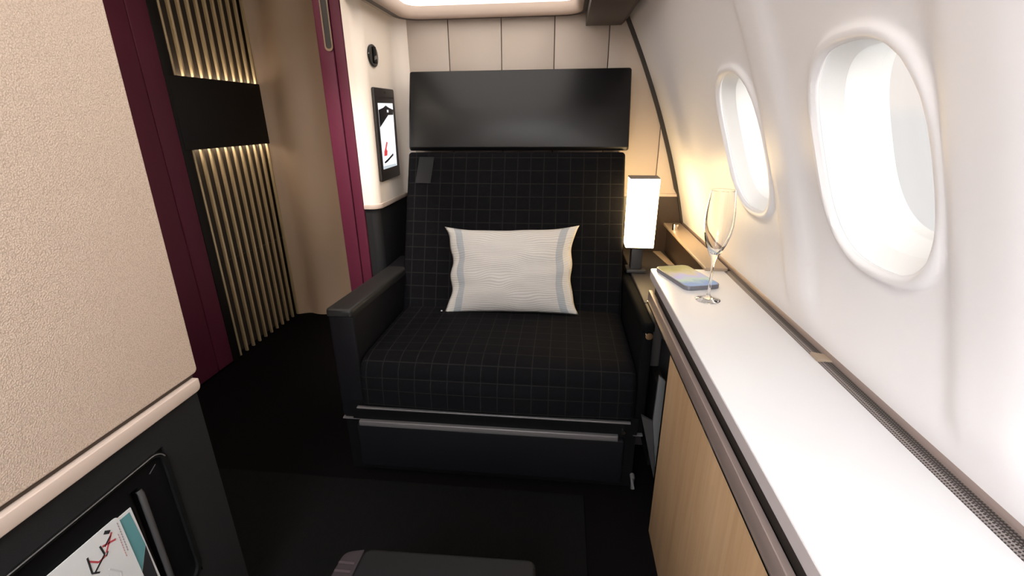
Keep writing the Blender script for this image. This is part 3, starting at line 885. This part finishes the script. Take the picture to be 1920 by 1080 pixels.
tag(prism('trim_2', [(.554, .722), (.562, .722), (.562, .744), (.557, .742), (.554, .733)], 'y', YF, YB - .003, M['rail'], bevel=.001), 'bronze trim line at the foot of the window wall', 'trim', kind='structure')

# lamp
lp = thing('table_lamp', (.306, 1.880, .598), 'small lit box lamp right of the seat', 'lamp')
box('base', (.268, .345, 1.842, 1.918, .5985, .612), M['bar'], lp, bevel=.003)
box('stem', (.284, .329, 1.858, 1.902, .612, .702), M['bar'], lp, bevel=.003)
bm = bmesh.new()
lo = [(.2555, 1.840), (.365, 1.836), (.369, 1.918), (.2575, 1.920)]
hi = [(.2535, 1.840), (.366, 1.836), (.370, 1.918), (.2555, 1.920)]
A = [bm.verts.new((*p, .706)) for p in lo]; B = [bm.verts.new((*p, .978)) for p in hi]
bm.faces.new(A[::-1]); bm.faces.new(B)
for i in range(4): bm.faces.new((A[i], A[(i + 1) % 4], B[(i + 1) % 4], B[i]))
bm_obj('shade', bm, M['shade'], lp, bevel=.004)
prism('lower_cap', [(.2575, 1.842), (.363, 1.838), (.367, 1.916), (.2595, 1.918)], 'z', .7020, .7062, M['black'], lp)
prism('cap', [(.2535, 1.838), (.364, 1.835), (.368, 1.919), (.2555, 1.921)], 'z', .9775, .982, M['dark_metal'], lp)

# smartphone on the worktop
ph = thing('smartphone', (.388, 1.412, .7252), 'smartphone with colourful screen lying beside the glass', 'phone', rot=(0, 0, math.radians(16)))
prism('body', rrect(-.056, .056, -.101, .101, .020, 8), 'z', 0, .0125, M['phone_body'], ph, bevel=.002, local=True)
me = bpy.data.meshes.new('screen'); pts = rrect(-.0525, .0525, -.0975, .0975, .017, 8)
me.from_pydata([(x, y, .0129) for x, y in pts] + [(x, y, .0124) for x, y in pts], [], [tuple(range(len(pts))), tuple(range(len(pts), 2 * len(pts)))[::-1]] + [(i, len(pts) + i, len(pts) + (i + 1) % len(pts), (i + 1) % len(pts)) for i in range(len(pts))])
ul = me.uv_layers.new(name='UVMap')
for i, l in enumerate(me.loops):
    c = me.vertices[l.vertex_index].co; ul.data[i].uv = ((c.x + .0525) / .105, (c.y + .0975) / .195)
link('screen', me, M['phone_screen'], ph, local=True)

# champagne glass
fl = thing('champagne_flute', (.405, 1.237, .7252), 'tall champagne flute standing on the white worktop', 'glass')
outer = [(0, 0), (.031, 0), (.0325, .001), (.031, .0025), (.018, .006), (.007, .011), (.0042, .018), (.0036, .05), (.0036, .085), (.0045, .105), (.008, .118), (.016, .134), (.026, .158), (.0335, .185), (.037, .21), (.0365, .24), (.0335, .27), (.030, .298)]
inner = [(.0288, .2985), (.0318, .27), (.0345, .24), (.0347, .21), (.0308, .185), (.0228, .161), (.0125, .141), (.005, .133), (0, .131)]
lathe('glass_body', outer + inner, M['glass'], fl)

# ottoman
ot = thing('ottoman', (-.22, .4, 0), 'black leather ottoman at the bottom edge of the view', 'ottoman')
otp = round_poly([(-.372, .20), (-.030, .20), (-.030, .642), (-.362, .634)], [.01, .01, .018, .02], 6)
prism('cushion', otp, 'z', .33, .42, M['ottoman_top'], ot, bevel=.010, seg=4)
prism('stitched_side', round_poly([(-.420, .20), (-.371, .20), (-.361, .632), (-.398, .622)], [.01, .003, .003, .02], 6), 'z', .33, .4185, M['ottoman_side'], ot, bevel=.006)
bm = bmesh.new()
for i in range(22):
    y = .24 + i * .017; add_box(bm, -.409 + .0005 * i, -.378 + .0005 * i, y, y + .005, .4186, .4196)
bm_obj('stitching', bm, M['ottoman_stitch'], ot)
prism('base', round_poly([(-.39, .22), (-.05, .22), (-.05, .61), (-.38, .60)], .02), 'z', .0065, .331, M['black'], ot)

# ------------------------------------------------------------------ light
w = bpy.data.worlds.new('Sky'); SC.world = w; w.use_nodes = True
t = w.node_tree; N = t.nodes; L = t.links
bg = N['Background']
tc = N.new('ShaderNodeTexCoord'); sx = N.new('ShaderNodeSeparateXYZ'); L.new(tc.outputs['Generated'], sx.inputs[0])
r = N.new('ShaderNodeValToRGB'); L.new(math_node(t, 'MULTIPLY_ADD', sx.outputs[2], .5, .5), r.inputs[0])
e = r.color_ramp.elements
e[0].position = .40; e[0].color = (.86, .84, .83, 1)
e[1].position = .75; e[1].color = (1., .98, .97, 1)
for p, c in ((.495, (.87, .845, .83, 1)), (.51, (1., .91, .85, 1))):
    x = e.new(p); x.color = c
L.new(r.outputs[0], bg.inputs[0]); bg.inputs[1].default_value = .76

sun = bpy.data.lights.new('Sun', 'SUN'); so = bpy.data.objects.new('sun', sun); COL.objects.link(so)
sun.energy = 3.; sun.angle = math.radians(60); sun.color = (1., .96, .90)
so.rotation_euler = Vector((-.72, .62, -.30)).to_track_quat('-Z', 'Y').to_euler()
so.location = (3, -4, 3)

sl = bpy.data.lights.new('aisle_fill_spot', 'SPOT'); so2 = bpy.data.objects.new('aisle_fill_spot', sl); COL.objects.link(so2)  # added spot that brightens the far aisle lining and the post
sl.energy = 34.; sl.spot_size = math.radians(34); sl.spot_blend = .9; sl.shadow_soft_size = .05; sl.color = (1., .90, .80)
so2.location = (-.98, .30, 2.0)
so2.rotation_euler = (Vector((-1.04, 2.3, 1.15)) - Vector(so2.location)).to_track_quat('-Z', 'Y').to_euler()

sl2 = bpy.data.lights.new('post_fill_spot', 'SPOT'); so3 = bpy.data.objects.new('post_fill_spot', sl2); COL.objects.link(so3)  # second added spot, brightens the burgundy door post
sl2.energy = 80.; sl2.spot_size = math.radians(38); sl2.spot_blend = 1.; sl2.shadow_soft_size = .04; sl2.color = (1., .90, .84)
so3.location = (-.94, .92, 2.0)
so3.rotation_euler = (Vector((-.88, 1.83, .78)) - Vector(so3.location)).to_track_quat('-Z', 'Y').to_euler()

# ------------------------------------------------------------------ camera
cam = bpy.data.cameras.new('Camera'); co = bpy.data.objects.new('camera', cam); COL.objects.link(co)
cam.sensor_width = 36; cam.lens = 868 / 1920 * 36; cam.clip_start = .02
Rm = ((0.9941766519521034, 0.02967691498364488, -0.10359568248899076), (0.10746949051822102, -0.3439023696583073, 0.9328351776981585), (-0.007943130432032023, -0.9385363290040799, -0.3450890693987355))
m4 = Matrix(((Rm[0][0], -Rm[0][1], -Rm[0][2], 0), (Rm[1][0], -Rm[1][1], -Rm[1][2], 0), (Rm[2][0], -Rm[2][1], -Rm[2][2], 1.2), (0, 0, 0, 1)))
co.matrix_world = m4
SC.camera = co
SC.view_settings.view_transform = 'Standard'
SC.view_settings.look = 'None'
SC.view_settings.exposure = .37
SC.view_settings.gamma = 1.
SC.view_settings.use_curve_mapping = False
